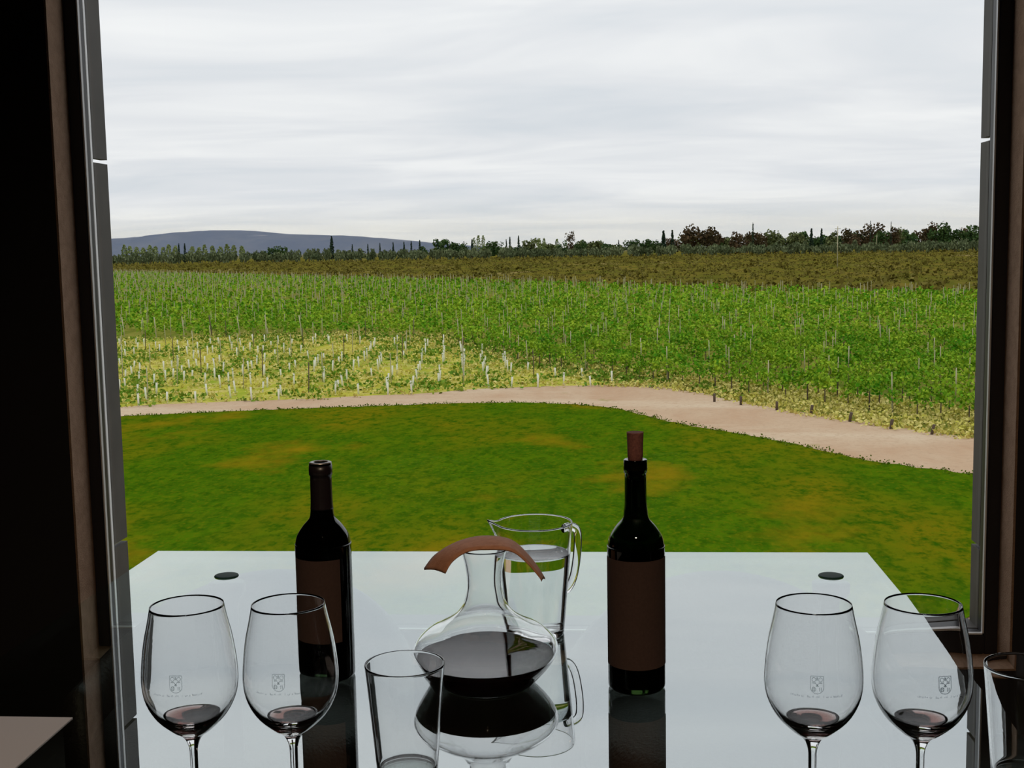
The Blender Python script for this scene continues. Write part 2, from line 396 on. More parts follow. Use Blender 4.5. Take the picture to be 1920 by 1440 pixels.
M['hill'] = ground_mat('slate_hill', [(.075, .08, .085), (.006, .42, .62, (.11, .11, .105), (1, .4)), (.02, .5, .75, (.06, .07, .075), (1, .6)), (.004, .6, .72, (.34, .32, .29), (.7, .5))])
struct(link('hill_ridge', mesh_of('hill_ridge', hv, hf, M['hill'], smooth=True, recalc=True)))['label'] = 'long low blue-grey hill ridge on the horizon'

# thin bluish haze hanging over the plain before the hill
hz = struct(box('distant_haze', -5200, 3600, 1350, 3500, GZ, GZ + 72, None))
hm = bpy.data.materials.new('blue_haze'); hm.use_nodes = True; hn = hm.node_tree; hn.nodes.clear()
hv_ = hn.nodes.new('ShaderNodeVolumeScatter'); hv_.inputs['Color'].default_value = (.44, .58, 1, 1); hv_.inputs['Density'].default_value = .00019; hv_.inputs['Anisotropy'].default_value = .2
ho = hn.nodes.new('ShaderNodeOutputMaterial'); hn.links.new(hv_.outputs[0], ho.inputs['Volume'])
hz.data.materials.clear(); hz.data.materials.append(hm); hz['label'] = 'thin bluish haze over the plain before the hill'

# ================================================================== THINGS INDOORS
TZ = .75
def px_obj(name, loc, label, cat, group=None): return tag(empty(name, loc), label, cat, group)
# ---- table
t = px_obj('glass_table', (-.205, 1.3, 0), 'long mirror-like glass table set before the window', 'table')
tx0, tx1, ty0, ty1 = -.668, .668, -.95, .945
me = box_mesh('table_top', tx0, tx1, ty0, ty1, TZ - .012, TZ, M['tabletop'])
me.materials.append(M['tableedge'])
for p in me.polygons: p.material_index = 0 if p.normal.z > .5 else 1
link('table_top', me, t)
capm = lathe_mesh('leg_cap', [(0, 0), (.0205, 0), (.0213, .0006), (.0205, .0018), (.017, .0022), (0, .0024)], M['capgreen'], 32)
legm = lathe_mesh('leg', [(0, 0), (.035, 0), (.035, .006), (.019, .012), (.018, .70), (.032, .722), (.032, TZ - .0125), (0, TZ - .0125)], M['steel'], 24)
for x, y in ((-.477, .767), (.574, .782), (-.477, -.75), (.574, -.75)):
    link('leg_cap', capm, t, (x, y, TZ)); link('leg', legm, t, (x, y, 0))

# ---- tub chairs pushed under the far end
def tub_chair(loc, label):
    c = px_obj('tub_chair', loc, label, 'chair', 'tub chairs at the far end of the table')
    V = []; F = []; n = 40; R0 = .35; th = .055
    for i in range(n + 1):
        a = radians(-8 + 196 * i / n); s = max(0, sin(a))
        ht = .47 + .147 * s ** 1.3
        for k, (r, z) in enumerate(((R0, .16), (R0, ht - .03), (R0 - .012, ht - .008), (R0 - th / 2, ht), (R0 - th + .012, ht - .008), (R0 - th, ht - .03), (R0 - th, .16))):
            V.append((r * cos(a), r * sin(a), z))
    m = 7
    for i in range(n):
        for k in range(m):
            k2 = (k + 1) % m
            F.append((i * m + k, i * m + k2, (i + 1) * m + k2, (i + 1) * m + k))
    F.append(tuple(range(m))); F.append(tuple(n * m + k for k in range(m)))
    link('backrest_shell', mesh_of('backrest_shell', V, F, M['tub'], True, True), c)
    link('seat_cushion', lathe_mesh('seat_cushion', [(0, .2), (.26, .2), (.285, .23), (.285, .39), (.26, .42), (.1, .435), (0, .435)], M['tub'], 48), c)
    for sx in (-.2, .2):
        for sy in (-.16, .2):
            link('leg', lathe_mesh('leg', [(0, 0), (.012, 0), (.018, .16), (.018, .21), (0, .21)], M['steel'], 12), c, (sx, sy, 0))
    return c
tub_chair((-.735, 2.29, 0), 'dark round-backed tub chair seen faintly through the table behind the black-capped bottle')
tub_chair((.225, 2.29, 0), 'dark round-backed tub chair seen faintly through the table behind the corked bottle')

# ---- wine glasses
GO = smooth_pts([(.036, 0), (.0375, .0012), (.031, .003), (.013, .0062), (.0052, .013), (.0038, .03), (.0038, .072), (.0046, .087), (.0095, .0975), (.020, .1055), (.034, .1195), (.0428, .136), (.0459, .153), (.0452, .172), (.0422, .195), (.0378, .215), (.0351, .229)], 4)
GI = smooth_pts([(.0347, .2292), (.0373, .215), (.0416, .195), (.0446, .172), (.0453, .153), (.0421, .137), (.0330, .1220), (.0185, .1112), (.008, .1082), (0, .1078)], 4)
glass_me = lathe_mesh('bowl_and_stem', [(0, 0)] + GO + GI, M['glass'], 80)
def r_at(z, prof):
    b = 0
    for (r0, z0), (r1, z1) in zip(prof, prof[1:]):
        if min(z0, z1) <= z <= max(z0, z1) and abs(z1 - z0) > 1e-9: b = max(b, r0 + (r1 - r0) * (z - z0) / (z1 - z0))
    return b
def sip_mesh(level):
    pr = [(r + .00025, z - .0002) for r, z in GI[::-1] if z < level - .0012]
    rl = r_at(level, GI) 
    return lathe_mesh('wine', [(0, pr[0][1])] + pr[1:] + [(rl + .00025, level - .0006), (rl - .0012, level - .0001), (rl - .004, level - .0009), (0, level - .001)], M['sipwine'], 64)
def print_on(shape_quads, name, prof, off=.00025, mat=None):
    """bends flat print (u, z) onto the bowl; u runs along the circumference"""
    V = []; F = []
    for q in shape_quads:
        i = len(V)
        for u, z in q:
            r = r_at(z, prof) + off; a = u / .0459 - pi / 2
            V.append((r * cos(a), r * sin(a), z))
        F.append(tuple(range(i, i + len(q))))
    return mesh_of(name, V, F, mat or M['etch'])
def seg_quad(p, q, w):
    dx, dz = q[0] - p[0], q[1] - p[1]; d = math.hypot(dx, dz) or 1; nx, nz = -dz / d * w / 2, dx / d * w / 2
    return [(p[0] + nx, p[1] + nz), (q[0] + nx, q[1] + nz), (q[0] - nx, q[1] - nz), (p[0] - nx, p[1] - nz)]
def emblem_quads():
    w, hh, lw = .0058, .0158, .0007; Q = []; cz = .166
    out = [(-w, cz + hh / 2), (w, cz + hh / 2)] + [(w * cos(a) , cz - hh * .18 + hh * .34 * sin(a)) for a in [-k * pi / 8 for k in range(0, 9)]]
    for p, q in zip(out, out[1:] + out[:1]): Q.append(seg_quad(p, q, lw))
    def ring(cx, cz_, r, r2):
        pts = [(cx + r * cos(k * pi / 4), cz_ + r2 * sin(k * pi / 4)) for k in range(8)]
        for p, q in zip(pts, pts[1:] + pts[:1]): Q.append(seg_quad(p, q, lw * .9))
    ring(-.0030, cz + .0048, .0018, .0020); ring(.0030, cz + .0048, .0018, .0020)
    Q.append(seg_quad((-.0045, cz + .0018), (-.0012, cz + .0018), .0011)); Q.append(seg_quad((.0012, cz + .0018), (.0045, cz + .0018), .0011))
    Q.append(seg_quad((0, cz + .0070), (0, cz + .0040), .0016)); Q.append(seg_quad((0, cz + .0005), (0, cz - .0018), .0016))
    Q.append(seg_quad((-.0014, cz + .0012), (.0014, cz - .0016), .0006)); Q.append(seg_quad((.0014, cz + .0012), (-.0014, cz - .0016), .0006))
    for x in (-.0036, -.0022, .0022, .0036): Q.append(seg_quad((x, cz - .0024), (x, cz - .0060), .0008))
    ring(-.0029, cz - .0040, .0017, .0021)
    return Q
def line_quads():
    r = random.Random(4); Q = []; x = -.024
    while x < .024:                                  # too small to read: a line of fine strokes under the shield
        hgt = r.choice((.0014, .0016, .0021)); z0 = .1538
        if r.random() < .82:
            Q.append(seg_quad((x, z0), (x, z0 + hgt), .0004))
            if r.random() < .6: Q.append(seg_quad((x, z0 + r.choice((0, hgt * .5, hgt))), (x + .0009, z0 + r.choice((0, hgt * .5, hgt))), .0004))
        x += .0013
    return Q
EMB = print_on(emblem_quads(), 'emblem', GO); EMB2 = print_on(emblem_quads(), 'emblem', GO, mat=M['etch2']); LIN = print_on(line_quads(), 'lettering', GO)
def wine_glass(x, y, label, level, emb):
    g = px_obj('wine_glass', (x, y, TZ), label, 'wine glass', 'wine glasses on the table')
    link('bowl_and_stem', glass_me, g); link('wine', sip_mesh(level), g)
    e = link('emblem', EMB2 if emb > .4 else EMB, g); e.rotation_euler.z = math.atan2(-x, y) * -1 * -1 + emb
    l = link('lettering', LIN, g); l.rotation_euler.z = e.rotation_euler.z
    return g
wine_glass(-.4127, 1.1274, 'stemmed wine glass with dark wine dregs, nearest to the white paper sheet', .1178, -.30)
wine_glass(-.3147, 1.1347, 'stemmed wine glass in front of the black-capped bottle, its bowl overlapping the bottle', .1155, -.26)
wine_glass(.1873, 1.1446, 'stemmed wine glass between the corked bottle and the outermost wine glass', .1158, .08)
wine_glass(.2884, 1.1466, 'stemmed wine glass over the table edge, next to the cropped tumbler', .1155, .46)

# ---- tumblers
TO = smooth_pts([(.030, 0), (.0318, .0015), (.0330, .01), (.0372, .06), (.0415, .11), (.0431, .125)], 4)
TI = smooth_pts([(.0410, .1253), (.0395, .11), (.0352, .06), (.0312, .016), (.029, .0125), (.02, .0115), (0, .011)], 4)
tum_me = lathe_mesh('body', [(0, 0)] + TO + [(.0428, .1263), (.0415, .1263)] + TI, M['glass'], 80)
for x, y, lb in ((-.2248, 1.2614, 'empty clear tumbler standing just before the decanter'), (.4272, 1.272, 'empty clear tumbler cut off by the edge of the picture')):
    g = px_obj('tumbler', (x, y, TZ), lb, 'glass', 'tumblers on the table'); link('body', tum_me, g)

# ---- bottles
def bottle(name, x, y, label, R0, H, gl, corked, lab, level):
    g = px_obj(name, (x, y, TZ), label, 'bottle', 'wine bottles on the table')
    s = H / .298
    zs = lambda z: z * s
    out = smooth_pts([(R0 - .004, 0), (R0 - .0005, .003), (R0, .010)], 3)[:-1] + smooth_pts([(R0, .010), (R0, zs(.10)), (R0, zs(.178)), (R0 * .985, zs(.188)), (R0 * .90, zs(.200)), (R0 * .68, zs(.2125)), (R0 * .46, zs(.222)), (.0152, zs(.232)), (.0141, zs(.245)), (.0138, zs(.281))], 4)[:-1] + [(.0138, zs(.281)), (.0150, zs(.2815)), (.0152, zs(.287)), (.0148, zs(.2975)), (.0140, H)]
    inn = [(.0094, H), (.0092, H - .004)] + smooth_pts([(.0095, zs(.28)), (.0105, zs(.245)), (.0122, zs(.232)), (R0 * .46 - .003, zs(.220)), (R0 * .68 - .003, zs(.2100)), (R0 * .90 - .003, zs(.1975)), (R0 - .0032, zs(.186)), (R0 - .0032, zs(.1)), (R0 - .0032, .016), (R0 - .008, .010), (.012, .022), (0, .026)], 3)
    link('bottle_glass', lathe_mesh('bottle_glass', [(0, .014), (.012, .011), (R0 - .009, .001)] + out + inn, M[gl], 64), g)
    inn2 = inn[::-1]
    w = [(max(r + .0003, 0) if r > 0 else 0, z) for r, z in inn2 if z < level]
    link('wine', lathe_mesh('wine', w + [(w[-1][0], level), (0, level)], M['wine'], 48), g)
    z0, z1, a0, a1 = lab
    V = []; F = []; n = 40
    for i in range(n + 1):
        a = radians(a0 + (a1 - a0) * i / n)
        for r, z in ((R0 + .0004, z0), (R0 + .0004, z1), (R0 + .0001, z1), (R0 + .0001, z0)): V.append((r * sin(a), -r * cos(a), z))
    for i in range(n):
        for k in range(4): F.append((i * 4 + k, i * 4 + (k + 1) % 4, i * 4 + 4 + (k + 1) % 4, i * 4 + 4 + k))
    F += [(0, 1, 2, 3), (n * 4, n * 4 + 1, n * 4 + 2, n * 4 + 3)]
    lb = link('paper_label', mesh_of('paper_label', V, F, M['label'], False, True), g); lb['label'] = 'plain dark brown paper label'
    if corked:
        ck = link('cork', lathe_mesh('cork', smooth_pts([(0, H - .02), (.0090, H - .02), (.0091, H), (.0098, H + .004), (.0100, H + .018), (.0106, H + .033), (.0098, H + .0345), (0, H + .035)], 2), M['cork'], 32), g)
        ck['label'] = 'wine-stained cork pushed half into the neck'
    else:
        e = .0004
        link('capsule', lathe_mesh('capsule', [(0.0094, zs(.228) + .008)] + [(r + e, z) for r, z in out if z > zs(.2345) and z < H - .004] + [(.0152, H - .003), (.0098, H - .003), (.0094, zs(.228) + .008)], M['capsule'], 48), g)
        link('pouring_lip', lathe_mesh('pouring_lip', [(.0097, H - .0028), (.0149, H - .0028), (.0146, H + .0004), (.0125, H + .0012), (.0097, H + .0008), (.0097, H - .0028)], M['lip'], 32), g)
    return g
bottle('wine_bottle', -.385, 1.571, 'black-capped open wine bottle standing behind a wine glass', .0372, .290, 'bottleglass2', False, (.055, .166, -62, 47), .255)
bottle('wine_bottle', .028, 1.541, 'dark green wine bottle with a cork in its neck', .0368, .298, 'bottleglass', True, (.034, .174, -84, 84), .180)

# ---- decanter with its wine and the strip over its mouth
DX, DY = -.168, 1.549
DO = smooth_pts([(.054, 0), (.060, .0015), (.072, .013), (.086, .030), (.0938, .046), (.0905, .058), (.074, .0725), (.054, .083), (.038, .094), (.0285, .107), (.0240, .122), (.0228, .137), (.0238, .152), (.0275, .170), (.0310, .180)], 4)
DI = smooth_pts([(.0290, .1803), (.0255, .170), (.0216, .152), (.0204, .137), (.0216, .122), (.0262, .106), (.0365, .0925), (.053, .0810), (.073, .0705), (.0885, .0572), (.0918, .046), (.0842, .031), (.070, .0152), (.058, .0050), (.050, .0038), (0, .0045)], 4)
d = px_obj('decanter', (DX, DY, TZ), 'wide-bodied clear glass decanter half filled with red wine', 'decanter')
link('glass_body', lathe_mesh('glass_body', [(0, .001)] + DO + DI, M['glass'], 96), d)
lv = .0385
w = [(r + .0003 if r > 0 else 0, z) for r, z in DI[::-1] if z < lv - .0005]
rl = r_at(lv, DI)
link('wine', lathe_mesh('wine', w + [(rl + .0003, lv), (rl - .001, lv - .0001), (rl - .004, lv - .0009), (0, lv - .001)], M['wine'], 96), d)
NE = [(-0.2153, 1.522, 0.9062), (-0.2047, 1.522, 0.9226), (-0.1838, 1.522, 0.9352), (-0.153, 1.522, 0.9374), (-0.1292, 1.522, 0.9347), (-0.1124, 1.522, 0.9219), (-0.0957, 1.522, 0.9025), (-0.0924, 1.522, 0.8962)]
FE = [(-0.2514, 1.576, 0.8966), (-0.2367, 1.576, 0.9147), (-0.2114, 1.576, 0.9306), (-0.1828, 1.576, 0.9395), (-0.1545, 1.576, 0.9402), (-0.13, 1.576, 0.9329), (-0.1058, 1.576, 0.9079), (-0.0907, 1.576, 0.8842)]
def c3(P, n=5):
    P = [np.array(p) for p in P]; out = []
    for i in range(len(P) - 1):
        p0 = P[max(i - 1, 0)]; p1 = P[i]; p2 = P[i + 1]; p3 = P[min(i + 2, len(P) - 1)]
        for k in range(n):
            t_ = k / n; out.append(.5 * ((2 * p1) + (-p0 + p2) * t_ + (2 * p0 - 5 * p1 + 4 * p2 - p3) * t_ * t_ + (-p0 + 3 * p1 - 3 * p2 + p3) * t_ ** 3))
    out.append(P[-1]); return out
A, B = c3(NE), c3(FE); base = np.array((DX, DY, TZ + .18)); V = []; F = []; W = 6
for a, b in zip(A, B):
    for k in range(W + 1):
        q = a + (b - a) * k / W - base; q[2] += .0025 * sin(pi * k / W) ; V.append(q)
n_ = len(A)
for i in range(n_ - 1):
    for k in range(W): F.append((i * (W + 1) + k, (i + 1) * (W + 1) + k, (i + 1) * (W + 1) + k + 1, i * (W + 1) + k + 1))
nv_ = len(V); V2 = V + [v - np.array((0, 0, .0028)) for v in V]
F2 = F + [tuple(nv_ + k for k in f[::-1]) for f in F]
rim = [k for k in range(W + 1)] + [i * (W + 1) + W for i in range(1, n_)] + [(n_ - 1) * (W + 1) + k for k in range(W - 1, -1, -1)] + [i * (W + 1) for i in range(n_ - 2, 0, -1)]
for a, b in zip(rim, rim[1:] + rim[:1]): F2.append((a, b, nv_ + b, nv_ + a))
ls = link('leather_strip', mesh_of('leather_strip', V2, F2, M['leather'], True, True), None, tuple(base))
tag(ls, 'bent brown strip draped over the mouth of the decanter', 'strip')

# ---- water jug behind the decanter
jg = px_obj('water_jug', (-.116, 1.759, TZ), 'clear glass water jug with a handle and pouring spout behind the decanter', 'jug')
JO = smooth_pts([(.040, 0), (.0418, .002), (.0428, .012), (.0470, .06), (.0525, .12), (.0555, .155), (.0562, .166)], 5)
JI = smooth_pts([(.0535, .1662), (.0530, .155), (.0500, .12), (.0445, .06), (.0402, .016), (.038, .0105), (.03, .0095), (0, .009)], 5)
SP = radians(187)
def spout(v):
    x, y, z = v
    r = math.hypot(x, y)
    if r > .03 and z > .128:
        a = math.atan2(y, x); da = abs((a - SP + pi) % (2 * pi) - pi); k = max(0, 1 - da / .42) ** 2 * ((z - .128) / .038) ** 2
        x += cos(SP) * .013 * k; y += sin(SP) * .013 * k; z += .005 * k
    return (x, y, z)
link('jug_body', lathe_mesh('jug_body', [(0, .002)] + JO + [(.0558, .1675), (.0540, .1675)] + JI, M['glass'], 96, spout), jg)
lv = .122
w = [(r + .0003 if r > 0 else 0, z) for r, z in JI[::-1] if z < lv]; rl = r_at(lv, JI)
link('water', lathe_mesh('water', w + [(rl + .0003, lv), (rl - .0012, lv), (rl - .004, lv - .0009), (0, lv - .001)], M['water'], 96), jg)
ha = radians(38); hp = []
for r, z in smooth_pts([(.0530, .150), (.064, .1515), (.074, .148), (.0785, .138), (.0780, .115), (.0730, .085), (.066, .066), (.056, .056), (.0462, .056)], 5): hp.append((r * cos(ha), r * sin(ha), z))
link('handle', tube_mesh('handle', hp, .0062, M['glass'], 16), jg)

# ---- paper sheet at the table's edge
ps = tag(link('paper_sheet', box_mesh('paper_sheet', -.105, .103, -.1485, .1485, 0, .0012, M['paper']), None, (-.770, 1.2605, TZ)), 'white paper sheet lying at the side edge of the glass table', 'paper')

# ---- ceiling downlight behind the camera
dl = px_obj('ceiling_downlight', (.05, -.55, ZC), 'small warm round ceiling downlight behind the seat', 'lamp')
link('housing', lathe_mesh('housing', [(.030, -.001), (.046, -.001), (.046, -.05), (.040, -.05), (.038, -.01), (.030, -.01), (.030, -.001)], M['alu'], 32), dl)
bm_, nt, N, L, p = mat_base('warm_bulb'); p.inputs['Emission Color'].default_value = (1, .72, .45, 1); p.inputs['Emission Strength'].default_value = 25
link('bulb', lathe_mesh('bulb', [(0, -.012), (.030, -.012), (.033, -.02), (.024, -.028), (0, -.031)], bm_, 24), dl)
li = bpy.data.lights.new('downlight_beam', 'SPOT'); li.energy = 115; li.color = (1, .74, .5); li.spot_size = radians(95); li.spot_blend = .8; li.shadow_soft_size = .03
lo = link('downlight_beam', li, dl, (0, 0, -.055)); lo.rotation_euler.x = radians(28)

# ================================================================== THINGS OUTDOORS
def inside(x, y, poly):
    c = False; j = len(poly) - 1
    for i in range(len(poly)):
        xi, yi = poly[i]; xj, yj = poly[j]
        if (yi > y) != (yj > y) and x < (xj - xi) * (y - yi) / (yj - yi) + xi: c = not c
        j = i
    return c
def in_view(x, y, m=.02): return -.475 - m < x / y < .325 + m
RA = radians(36.0); DV = np.array((-sin(RA), cos(RA))); NV = np.array((cos(RA), sin(RA))); PITCH = 2.25
RY = radians(7.0); DY2 = np.array((-sin(RY), cos(RY))); NY2 = np.array((cos(RY), sin(RY)))

# ---- vines: six kinds of plant, the nearest 300 as plants of their own
def vine_points(n, rng, L=1.35):
    u = np.clip(rng.normal(0, .36, n), -.8, .8); hgt = rng.beta(2.0, 1.8, n)
    wv = rng.normal(0, .20, n) * (1.1 - .5 * hgt); z = .50 + hgt * .85 + rng.normal(0, .05, n)
    top = rng.random(n) < .10; z[top] += rng.uniform(.05, .35, top.sum())
    return np.stack([wv, u, z], 1)
trunk_me = tube_mesh('trunk', [(0, 0, -.08), (.02, .03, .25), (-.01, 0, .5), (0, .02, .72)], [.035, .03, .028, .022], M['bark'], 5)
fol = [quads_mesh('foliage', vine_points(120, RNG), RNG.uniform(.13, .24, 120), M['vineleaf'], up=.9) for _ in range(6)]
rows_v = []; cand = []; far_pts = []; posts = []
for k in range(-40, 260):
    o0 = NV * (k * PITCH)
    s = -120.0; step = 1.4; nxt = None; rr_ = random.Random(k * 7 + 1)
    inrow = False; cnt = 0
    while s < 760:
        x, y = o0 + DV * s
        if y > 30 and in_view(x, y) and inside(x, y, MATURE) and inside(x + 1.2, y - 4.5 * min(1, max(0, (x + 3) / 5)), MATURE):
            if not inrow: inrow = True; posts.append((x - DV[0] * 1.7, y - DV[1] * 1.7, True)); cnt = rr_.randint(0, 3)
            cnt += 1
            if cnt % 6 == 0: posts.append((x + rr_.uniform(-.05, .05), y, False))
            dens = .9 if y < 175 else .55
            if y > 235: dens = .45
            patch = math.sin(x * .13 + 1.7) * math.sin(y * .085 + x * .05)
            if rr_.random() < dens * (1 - .25 * max(0, patch)): cand.append((x + rr_.uniform(-.08, .08), y + rr_.uniform(-.2, .2)))
        s += step
cand.sort(key=lambda p: p[0] ** 2 + p[1] ** 2)
VL = 'leafy green grapevine at the front of the vineyard beside the dirt path'
for i, (x, y) in enumerate(cand[:300]):
    g = empty('grapevine', (x, y, GZ - .05), RA + random.uniform(-.06, .06)); s = random.uniform(.8, 1.25); g.scale = (s, s, s)
    tag(g, VL, 'grapevine', 'grapevines nearest the dirt path')
    link('foliage', fol[i % 6], g); link('trunk', trunk_me, g)
Cs = []; Ss = []; TV = []; TF = []
for x, y in cand[300:]:
    n = 56 if y < 95 else (30 if y < 140 else (15 if y < 230 else 7))
    sz = .22 if y < 95 else (.30 if y < 140 else (.42 if y < 230 else .55))
    p = vine_points(n, RNG); a = RA + random.uniform(-.08, .08); s = random.uniform(.75, 1.25)
    if y > 175: p[:, 2] *= .8
    elif y > 78: p[:, 2] = p[:, 2] * 1.25 - .38
    q = np.empty_like(p); q[:, 0] = x + s * (p[:, 0] * cos(a) - p[:, 1] * sin(a)); q[:, 1] = y + s * (p[:, 0] * sin(a) + p[:, 1] * cos(a)); q[:, 2] = GZ - .05 + s * p[:, 2]
    Cs.append(q); Ss.append(RNG.uniform(.7, 1.25, n) * sz)
    if y < 110:
        b0 = len(TV)
        for dz in (0, .7):
            for dx, dy in ((-.03, -.03), (.03, -.03), (0, .04)): TV.append((x + dx, y + dy, GZ - .1 + dz))
        for e in range(3): TF.append((b0 + e, b0 + (e + 1) % 3, b0 + 3 + (e + 1) % 3, b0 + 3 + e))
bulk = link('grapevine_rows', quads_mesh('grapevine_rows', np.concatenate(Cs), np.concatenate(Ss), [M['vineleaf'], M['bark']], up=.9, extra=(TV, TF)))
tag(bulk, 'rows of green grapevines filling the field up to the scrubland', 'grapevines', kind='stuff')

# ---- vineyard posts
def post_mesh(h_, r_, mat, lean=0.0):
    return tube_mesh('vine_post', [(0, 0, -.2), (0, lean * .5, h_ * .5), (0, lean, h_)], r_, mat, 6)
pm = post_mesh(2.0, .028, M['post']); pe = post_mesh(2.1, .045, M['post'], .8); pd = post_mesh(2.2, .05, M['darkpost'], .8)
posts.sort(key=lambda p: p[0] ** 2 + p[1] ** 2)
ends = [p for p in posts if p[2] and p[1] < 120]; mids = [p for p in posts if not (p[2] and p[1] < 120)]
np_ = 0
for i, (x, y, e) in enumerate(ends):
    g = link('end_post', pd if i % 9 == 0 else pe, None, (x, y, GZ - .05)); g.rotation_euler = (random.uniform(-.03, .03), random.uniform(-.03, .03), RA)
    tag(g, 'leaning wooden end post of a grapevine row', 'post', 'leaning end posts of the grapevine rows'); np_ += 1
for x, y, e in mids[:300]:
    g = link('vine_post', pm, None, (x, y, GZ - .05)); g.rotation_euler = (random.uniform(-.03, .03), random.uniform(-.03, .03), random.uniform(0, 3))
    g.scale.z = random.uniform(.92, 1.08)
    tag(g, 'upright pale post rising out of the grapevine rows', 'post', 'upright posts among the grapevines')
PV = []; PF = []
for x, y, e in mids[300:]:
    b0 = len(PV); r_ = .024 + y * .00007; hh = random.uniform(1.85, 2.2)
    for z in (0, hh):
        for dx, dy in ((-r_, -r_), (r_, -r_), (r_, r_), (-r_, r_)): PV.append((x + dx, y + dy, GZ - .1 + z))
    for k in range(4): PF.append((b0 + k, b0 + (k + 1) % 4, b0 + 4 + (k + 1) % 4, b0 + 4 + k))
    PF.append((b0 + 4, b0 + 5, b0 + 6, b0 + 7))
tag(link('distant_vine_posts', mesh_of('distant_vine_posts', PV, PF, M['post'])), 'many thin pale posts far back in the vineyard', 'posts', kind='stuff')
# short dark anchor stakes in the path before the rows
sm = tube_mesh('anchor_stake', [(0, 0, -.1), (.02, -.05, .2), (.04, -.12, .42)], .07, M['darkpost'], 6)
for x, y in ((5.2, 63.0), (6.4, 61.7), (7.9, 59.6), (9.3, 58.2), (10.6, 55.6), (11.9, 53.3), (13.2, 51.7)):
    g = link('anchor_stake', sm, None, (x, y, GZ - .03)); g.rotation_euler.z = random.uniform(-.5, .5)
    tag(g, 'short dark anchor stake standing in the dirt path before the grapevines', 'stake', 'anchor stakes in the dirt path')

# ---- young vines in white tubes
def tube_variant(seed):
    r = random.Random(seed); h_ = r.uniform(.6, .8)
    return lathe_mesh('grow_tube', [(0, -.1), (.054, -.1), (.052, h_ * .5), (.058, h_), (.044, h_), (.042, h_ - .05), (0, h_ - .05)], M['tube'], 8)
tm = [tube_variant(i) for i in range(3)]
sprout = [quads_mesh('sprout', np.stack([RNG.normal(0, .07, 14), RNG.normal(0, .07, 14), RNG.uniform(.62, .98, 14)], 1), RNG.uniform(.08, .15, 14), M['weed'], up=.8) for _ in range(3)]
tc_ = []
for k in range(-60, 20):
    o0 = NY2 * (k * 1.45); rr_ = random.Random(k + 500); s = 40.0 + rr_.uniform(0, 1.5)
    while s < 130:
        x, y = o0 + DY2 * s
        if in_view(x, y, 0) and inside(x, y, YOUNG) and y < 108:
            edge = not inside(x - DY2[0] * 1.5, y - DY2[1] * 1.5, YOUNG)
            if edge or rr_.random() < .62 - .004 * (y - 60): tc_.append((x + rr_.uniform(-.15, .15), y + rr_.uniform(-.25, .25)))
        s += 2.3
tc_.sort(key=lambda p: p[0] ** 2 + p[1] ** 2)
for i, (x, y) in enumerate(tc_[:300]):
    g = empty('grow_tube', (x, y, GZ - .05), random.uniform(0, 6)); g.rotation_euler.x = random.uniform(-.09, .09); g.rotation_euler.y = random.uniform(-.09, .09)
    tag(g, 'white plastic grow tube round a young vine in the pale grass', 'grow tube', 'white grow tubes in the young vineyard')
    link('tube', tm[i % 3], g)
    if random.random() < .45: link('sprout', sprout[i % 3], g)
yp = []
for k in range(-60, 20, 3):
    for s in range(44, 128, 7):
        x, y = NY2 * (k * 1.45) + DY2 * (s + (k % 5))
        if in_view(x, y, 0) and inside(x, y, YOUNG): yp.append((x, y))
ym = tube_mesh('thin_stake', [(0, 0, -.2), (0.01, 0, .9), (0, 0, 1.85)], .03, M['post'], 5)
yd = tube_mesh('thin_stake', [(0, 0, -.2), (0.01, 0, .9), (0, 0, 1.85)], .03, M['darkpost'], 5)
for i, (x, y) in enumerate(yp):
    g = link('thin_stake', yd if i % 3 == 0 else ym, None, (x, y, GZ - .05)); g.rotation_euler = (random.uniform(-.05, .05), random.uniform(-.05, .05), 0)
    tag(g, 'thin upright stake among the white grow tubes', 'stake', 'thin stakes in the young vineyard')

# ---- weeds and tufts
def scatter(poly, n, box_, rnd, cond=None):
    out = []
    while len(out) < n:
        x = rnd.uniform(box_[0], box_[1]); y = rnd.uniform(box_[2], box_[3])
        if in_view(x, y) and inside(x, y, poly) and (cond is None or cond(x, y)): out.append((x, y))
    return out
def tufts(name, pts, per, spread, hgt, size, mat, label, cat):
    C = []; S = []
    for x, y in pts:
        n = per; k = random.uniform(.5, 1.4)
        C.append(np.stack([x + RNG.normal(0, spread * k, n), y + RNG.normal(0, spread * .7 * k, n), GZ - .06 + RNG.uniform(0, hgt, n) * k], 1)); S.append(RNG.uniform(.6, 1.3, n) * size)
    return tag(link(name, quads_mesh(name, np.concatenate(C), np.concatenate(S), mat, up=.6)), label, cat, kind='stuff')
R5 = random.Random(5)
tufts('weed_clumps', scatter(YOUNG, 760, (-60, 8, 55, 115), R5, lambda x, y: math.sin(x * .35) * math.sin(y * .23 + x * .1) > -.45), 12, .42, .30, .26, M['weed'], 'green weeds scattered over the young vineyard', 'weeds')
tufts('dry_tufts', scatter(YOUNG, 2600, (-60, 8, 55, 115), R5), 6, .25, .28, .20, M['drygrass'], 'dry yellow grass between the white grow tubes', 'grass')
MID = [(-40, 110), (-22, 109), (-14, 101), (-4, 79), (1, 70.5), (8, 64), (9, 70), (0, 84), (-9, 106), (-20, 118), (-40, 118)]
tufts('margin_grass', scatter(MID, 900, (-40, 9, 64, 118), R5), 7, .30, .30, .22, M['drygrass'], 'dry grass between the young vineyard and the grapevines', 'grass')
tufts('margin_weeds', scatter(MID, 420, (-40, 9, 64, 118), R5), 12, .38, .34, .26, M['weed'], 'green weeds between the young vineyard and the grapevines', 'weeds')
strip_pts = []
